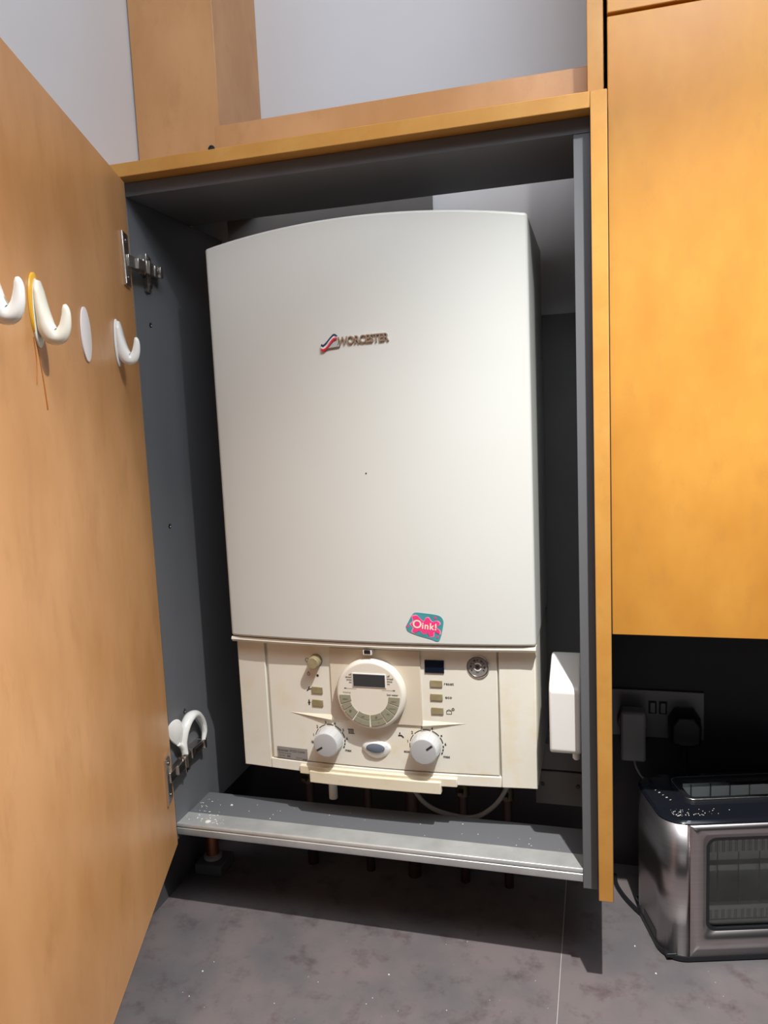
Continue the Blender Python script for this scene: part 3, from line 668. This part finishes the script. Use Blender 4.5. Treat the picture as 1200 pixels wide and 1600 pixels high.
# ------------------------------------------------------------------ socket, plugs
so = thing('double_socket', 'brushed steel double wall socket on the dark splashback', 'socket')
W2 = WY-.006
boxo('face_plate', .0030, .1455, W2-.0045, W2, .1850, .2645, 'socket', so, .0012)
for x in (.0610, .0770):
    b = boxo('rocker_surround', x, x+.0125, W2-.0056, W2-.0044, .2255, .2470, 'black', so, .0003)
    boxo('rocker_switch', x+.0022, x+.0103, W2-.0085, W2-.0050, .2280, .2450, 'socket', b, .0008)
rebase(so, (.074, W2, .185))
ch = thing('phone_charger', 'pale plug-in charger in the left outlet of the socket', 'charger')
boxo('charger_body', .0165, .0545, W2-.048, W2-.018, .1600, .2420, 'charger', ch, .004)
bm = bmesh.new(); lathe(bm, [(.0225, 0), (.0235, .006), (.0215, .014)], (.0355, W2-.0047, .2130), (0, -1, 0), 32); obj('plug_base', bm, 'charger', ch, smooth=True)
tubeo('charger_cable', [(.0370, W2-.034, .161), (.0395, W2-.036, .148), (.0480, W2-.036, .132), (.0600, W2-.028, .118), (.0760, W2-.012, .09), (.0800, W2-.006, .05), (.0800, W2-.005, WT+.003)], .0017, 'charger', ch)
rebase(ch, (.0355, W2-.0047, .213))
pl = thing('mains_plug', 'black three-pin plug in the right outlet of the socket', 'plug')
bm = bmesh.new()
P8 = [(-.024, -.026), (-.0245, .008), (-.014, .0245), (.014, .0245), (.0245, .008), (.024, -.026), (.010, -.031), (-.010, -.031)]
def ring8(k, y): return [(.1150+a*k, y, .2150+b*k) for a, b in P8]
loft(bm, [ring8(1, W2-.0047), ring8(1, W2-.012), ring8(.94, W2-.017), ring8(.90, W2-.040), ring8(.80, W2-.044)])
obj('plug_body', bm, 'black', pl, .0015)
tubeo('plug_cable', [(.1150, W2-.025, .188), (.1150, W2-.026, .165), (.1160, W2-.026, .150), (.1180, W2-.024, .10), (.1160, W2-.010, .03), (.1100, W2-.006, WT+.004)], [.0060, .0045, .0036, .0034, .0034, .0034], 'black', pl)
rebase(pl, (.115, W2-.0047, .215))
lc = tubeo('loose_cable', [(.0060, .275, WT+.0035), (.0080, .250, WT+.0035), (.0180, .222, WT+.0035), (.0330, .195, WT+.0035), (.0450, .178, WT+.0035)], .0032, 'black')
tag(lc, 'black cable on the worktop between the end panel and the toaster', 'cable')

# ------------------------------------------------------------------ toaster
TA = math.radians(15.5)
TMx = Matrix.Rotation(TA, 4, 'Z')
ts = thing('toaster', 'stainless steel long-slot toaster with viewing window and black top', 'toaster')
u0, u1, v0, v1, rr = .0885, .4080, .0620, .2010, .034
zb, zt = -.0365, .1560
def TL(pts): return [TMx @ Vector(p) for p in pts]
def rr3(x0, x1, y0, y1, r, z, k=8): return TL([(x, y, z) for x, y in rrect(x0, x1, y0, y1, r, k)])
# outer shell with real window opening
bm = bmesh.new()
k = 10
full = rrect(u0, u1, v0, v1, rr, k)
# walls except the flat front (between corner 3 end and corner 4 start)
n4 = (k+1)
idx = list(range(0, len(full)))
order = idx[3*n4:] + idx[:3*n4]            # starts at right-front corner arc, ends with left-front arc
lo = [bm.verts.new(TMx @ Vector((full[i][0], full[i][1], zb))) for i in order]; hi = [bm.verts.new(TMx @ Vector((full[i][0], full[i][1], zt))) for i in order]
for i in range(len(lo)-1): bm.faces.new((lo[i], lo[i+1], hi[i+1], hi[i]))
fu0, fu1 = u0+rr, u1-rr
wu0, wu1, wz0, wz1 = .1440, .3525, .0010, .1375
def fr3(x0, x1, z0, z1, r, v, kk=8): return TL([(x, v, z) for x, z in rrect(x0, x1, z0, z1, r, kk)])
Rr = loft(bm, [fr3(fu0, fu1, zb, zt, .00001, v0), fr3(wu0, wu1, wz0, wz1, .014, v0)], close=(False, False))
o = obj('steel_body', bm, 'steel', ts, smooth=True)
sm = o.modifiers.new('solid', 'SOLIDIFY'); sm.thickness = .0012; sm.offset = -1
bm = bmesh.new(); loft(bm, [fr3(wu0-.0005, wu1+.0005, wz0-.0005, wz1+.0005, .0145, v0-.0012), fr3(wu0-.0005, wu1+.0005, wz0-.0005, wz1+.0005, .0145, v0+.006), fr3(wu0+.0045, wu1-.0045, wz0+.0045, wz1-.0045, .010, v0+.006), fr3(wu0+.0045, wu1-.0045, wz0+.0045, wz1-.0045, .010, v0-.0012)], ring=True)
wf = obj('window_frame', bm, 'black', ts, .0004)
bm = bmesh.new(); loft(bm, [fr3(wu0+.003, wu1-.003, wz0+.003, wz1-.003, .010, v0+.0020), fr3(wu0+.003, wu1-.003, wz0+.003, wz1-.003, .010, v0+.0035)]); obj('window_glass', bm, 'glass', wf)
def tbox(name, a0, a1, b0, b1, c0, c1, m_, par=ts, bev=.0006): return boxo(name, a0, a1, b0, b1, c0, c1, m_, par, bev, TMx)
tbox('base', u0+.004, u1-.004, v0+.004, v1-.004, -.0400, zb+.002, 'black')
bm = bmesh.new(); loft(bm, [rr3(u0+.001, u1-.001, v0+.001, v1-.001, rr, WT+.0002), rr3(u0-.0015, u1+.0015, v0-.0015, v1+.0015, rr, WT+.002), rr3(u0-.0015, u1+.0015, v0-.0015, v1+.0015, rr, zb-.0005), rr3(u0+.002, u1-.002, v0+.002, v1-.002, rr, zb+.0005)]); obj('foot_skirt', bm, 'black', ts, smooth=True)
# black top with slot opening
bm = bmesh.new()
su0, su1, sv0, sv1 = .1400, .3580, .1150, .1760
loft(bm, [rr3(u0+.0005, u1-.0005, v0+.0005, v1-.0005, rr, zt-.0010), rr3(u0-.0003, u1+.0003, v0-.0003, v1+.0003, rr, zt+.0020), rr3(u0+.003, u1-.003, v0+.003, v1-.003, rr, zt+.0055), rr3(su0-.004, su1+.004, sv0-.004, sv1+.004, .014, zt+.0065), rr3(su0-.004, su1+.004, sv0-.004, sv1+.004, .014, zt-.0010)], ring=True)
obj('top_cover', bm, 'gloss_black', ts, .0004)
bm = bmesh.new()
loft(bm, [rr3(su0-.0042, su1+.0042, sv0-.0042, sv1+.0042, .014, zt+.003), rr3(su0-.0042, su1+.0042, sv0-.0042, sv1+.0042, .014, zt+.0105), rr3(su0-.0020, su1+.0020, sv0-.0020, sv1+.0020, .012, zt+.0110), rr3(su0-.0020, su1+.0020, sv0-.0020, sv1+.0020, .012, zt+.003)], ring=True)
rim = obj('slot_rim', bm, 'chrome', ts, .0004)
bm = bmesh.new()
loft(bm, [rr3(su0-.0020, su1+.0020, sv0-.0020, sv1+.0020, .012, zt-.002), rr3(su0-.0020, su1+.0020, sv0-.0020, sv1+.0020, .012, zt+.0108), rr3(su0+.006, su1-.006, sv0+.006, sv1-.006, .008, zt+.0090), rr3(su0+.006, su1-.006, sv0+.006, sv1-.006, .008, zt-.002)], ring=True)
obj('slot_surround', bm, 'black', ts, .0004)
# inside: reflector walls, heating wires, bread guards
tbox('slot_wall', su0+.004, su1-.004, sv1-.0060, sv1-.0050, .012, zt+.004, 'inner', ts, 0)
tbox('slot_wall', su0+.004, su1-.004, v0+.0160, v0+.0170, .128, zt+.0035, 'inner', ts, 0)
tbox('chamber_back', wu0+.002, wu1-.002, v0+.060, v0+.0615, -.010, .128, 'inner', ts, 0)
tbox('chamber_floor', wu0+.002, wu1-.002, v0+.008, v0+.060, -.012, -.010, 'inner', ts, 0)
tbox('reflector', wu0+.002, wu1-.002, v0+.009, v0+.0105, .110, .1275, 'perf', ts, 0)
tbox('reflector', wu0+.002, wu1-.002, v0+.009, v0+.0105, .0120, .0260, 'perf', ts, 0)
tbox('reflector_rail', wu0+.002, wu1-.002, v0+.0075, v0+.0150, .0265, .0330, 'inner', ts)
tbox('reflector_rail', wu0+.002, wu1-.002, v0+.0070, v0+.0150, .0015, .0110, 'inner', ts)
tbox('reflector_rail', wu0+.002, wu1-.002, v0+.0075, v0+.0150, .1280, .1350, 'inner', ts)
tbox('bread_carriage', wu0+.006, wu1-.006, v0+.016, v0+.028, .0780, .0870, 'inner', ts)
for i in range(7):
    u = wu0+.021+i*.029
    bm = bmesh.new(); tube(bm, TL([(u, v0+.0125, .020), (u, v0+.0125, .125)]), .0007, 6, smooth=0); obj('bread_guard_wire', bm, 'darkmetal', ts)
    bm = bmesh.new(); tube(bm, TL([(u, sv1-.0095, .02), (u, sv1-.0095, zt+.004)]), .0007, 6, smooth=0); obj('bread_guard_wire', bm, 'darkmetal', ts)
tbox('side_grip', u0-.0006, u0+.003, v0+.036, v0+.086, -.0440, -.0220, 'black', ts, .0004)
bm = bmesh.new()      # small white printing on the left of the top
for i in range(5):
    a = TMx @ Vector((.1065+i*.0026, .150-i*.0075, zt+.0064))
    vs, fs = text_mesh('II'[:1+(i % 2)], .0045, 0, .0001)
    nv = [bm.verts.new(a+Matrix.Rotation(TA-1.2, 3, 'Z') @ Vector((v.x, v.y, 0))) for v in vs]
    for f in fs: bm.faces.new([nv[j] for j in f])
obj('top_printing', bm, 'white', ts)
rebase(ts, TMx @ Vector((.248, .1315, WT)))
bm = bmesh.new(); random.seed(11)
for i in range(70):
    u = u0+.018+abs(random.gauss(0, .028)); v = v0+.014+abs(random.gauss(0, .012)); 
    if v > sv0-.008 and u > su0-.008: continue
    q = TMx @ Vector((u, v, zt+.0057)); chip(bm, q.x, q.y, q.z, .0002+random.random()*.0006, .6)
o = obj('crumbs', bm, 'crumb'); tag(o, 'tiny pale crumbs sprinkled on the black toaster top', 'crumbs'); o['kind'] = 'stuff'
bm = bmesh.new()
for i in range(46):
    x, y = random.uniform(-.58, .22), random.uniform(-.16, .08)
    chip(bm, x, y, WT+.0001, .0003+random.random()*.0006, .6)
for x, y in ((-.5600, -.070), (-.3000, -.02), (.03, .11), (.055, .06)): chip(bm, x, y, WT+.0001, .0014, .5)
o = obj('crumbs', bm, 'crumb'); tag(o, 'sparse white crumbs on the open worktop in front of the cupboard', 'crumbs'); o['kind'] = 'stuff'
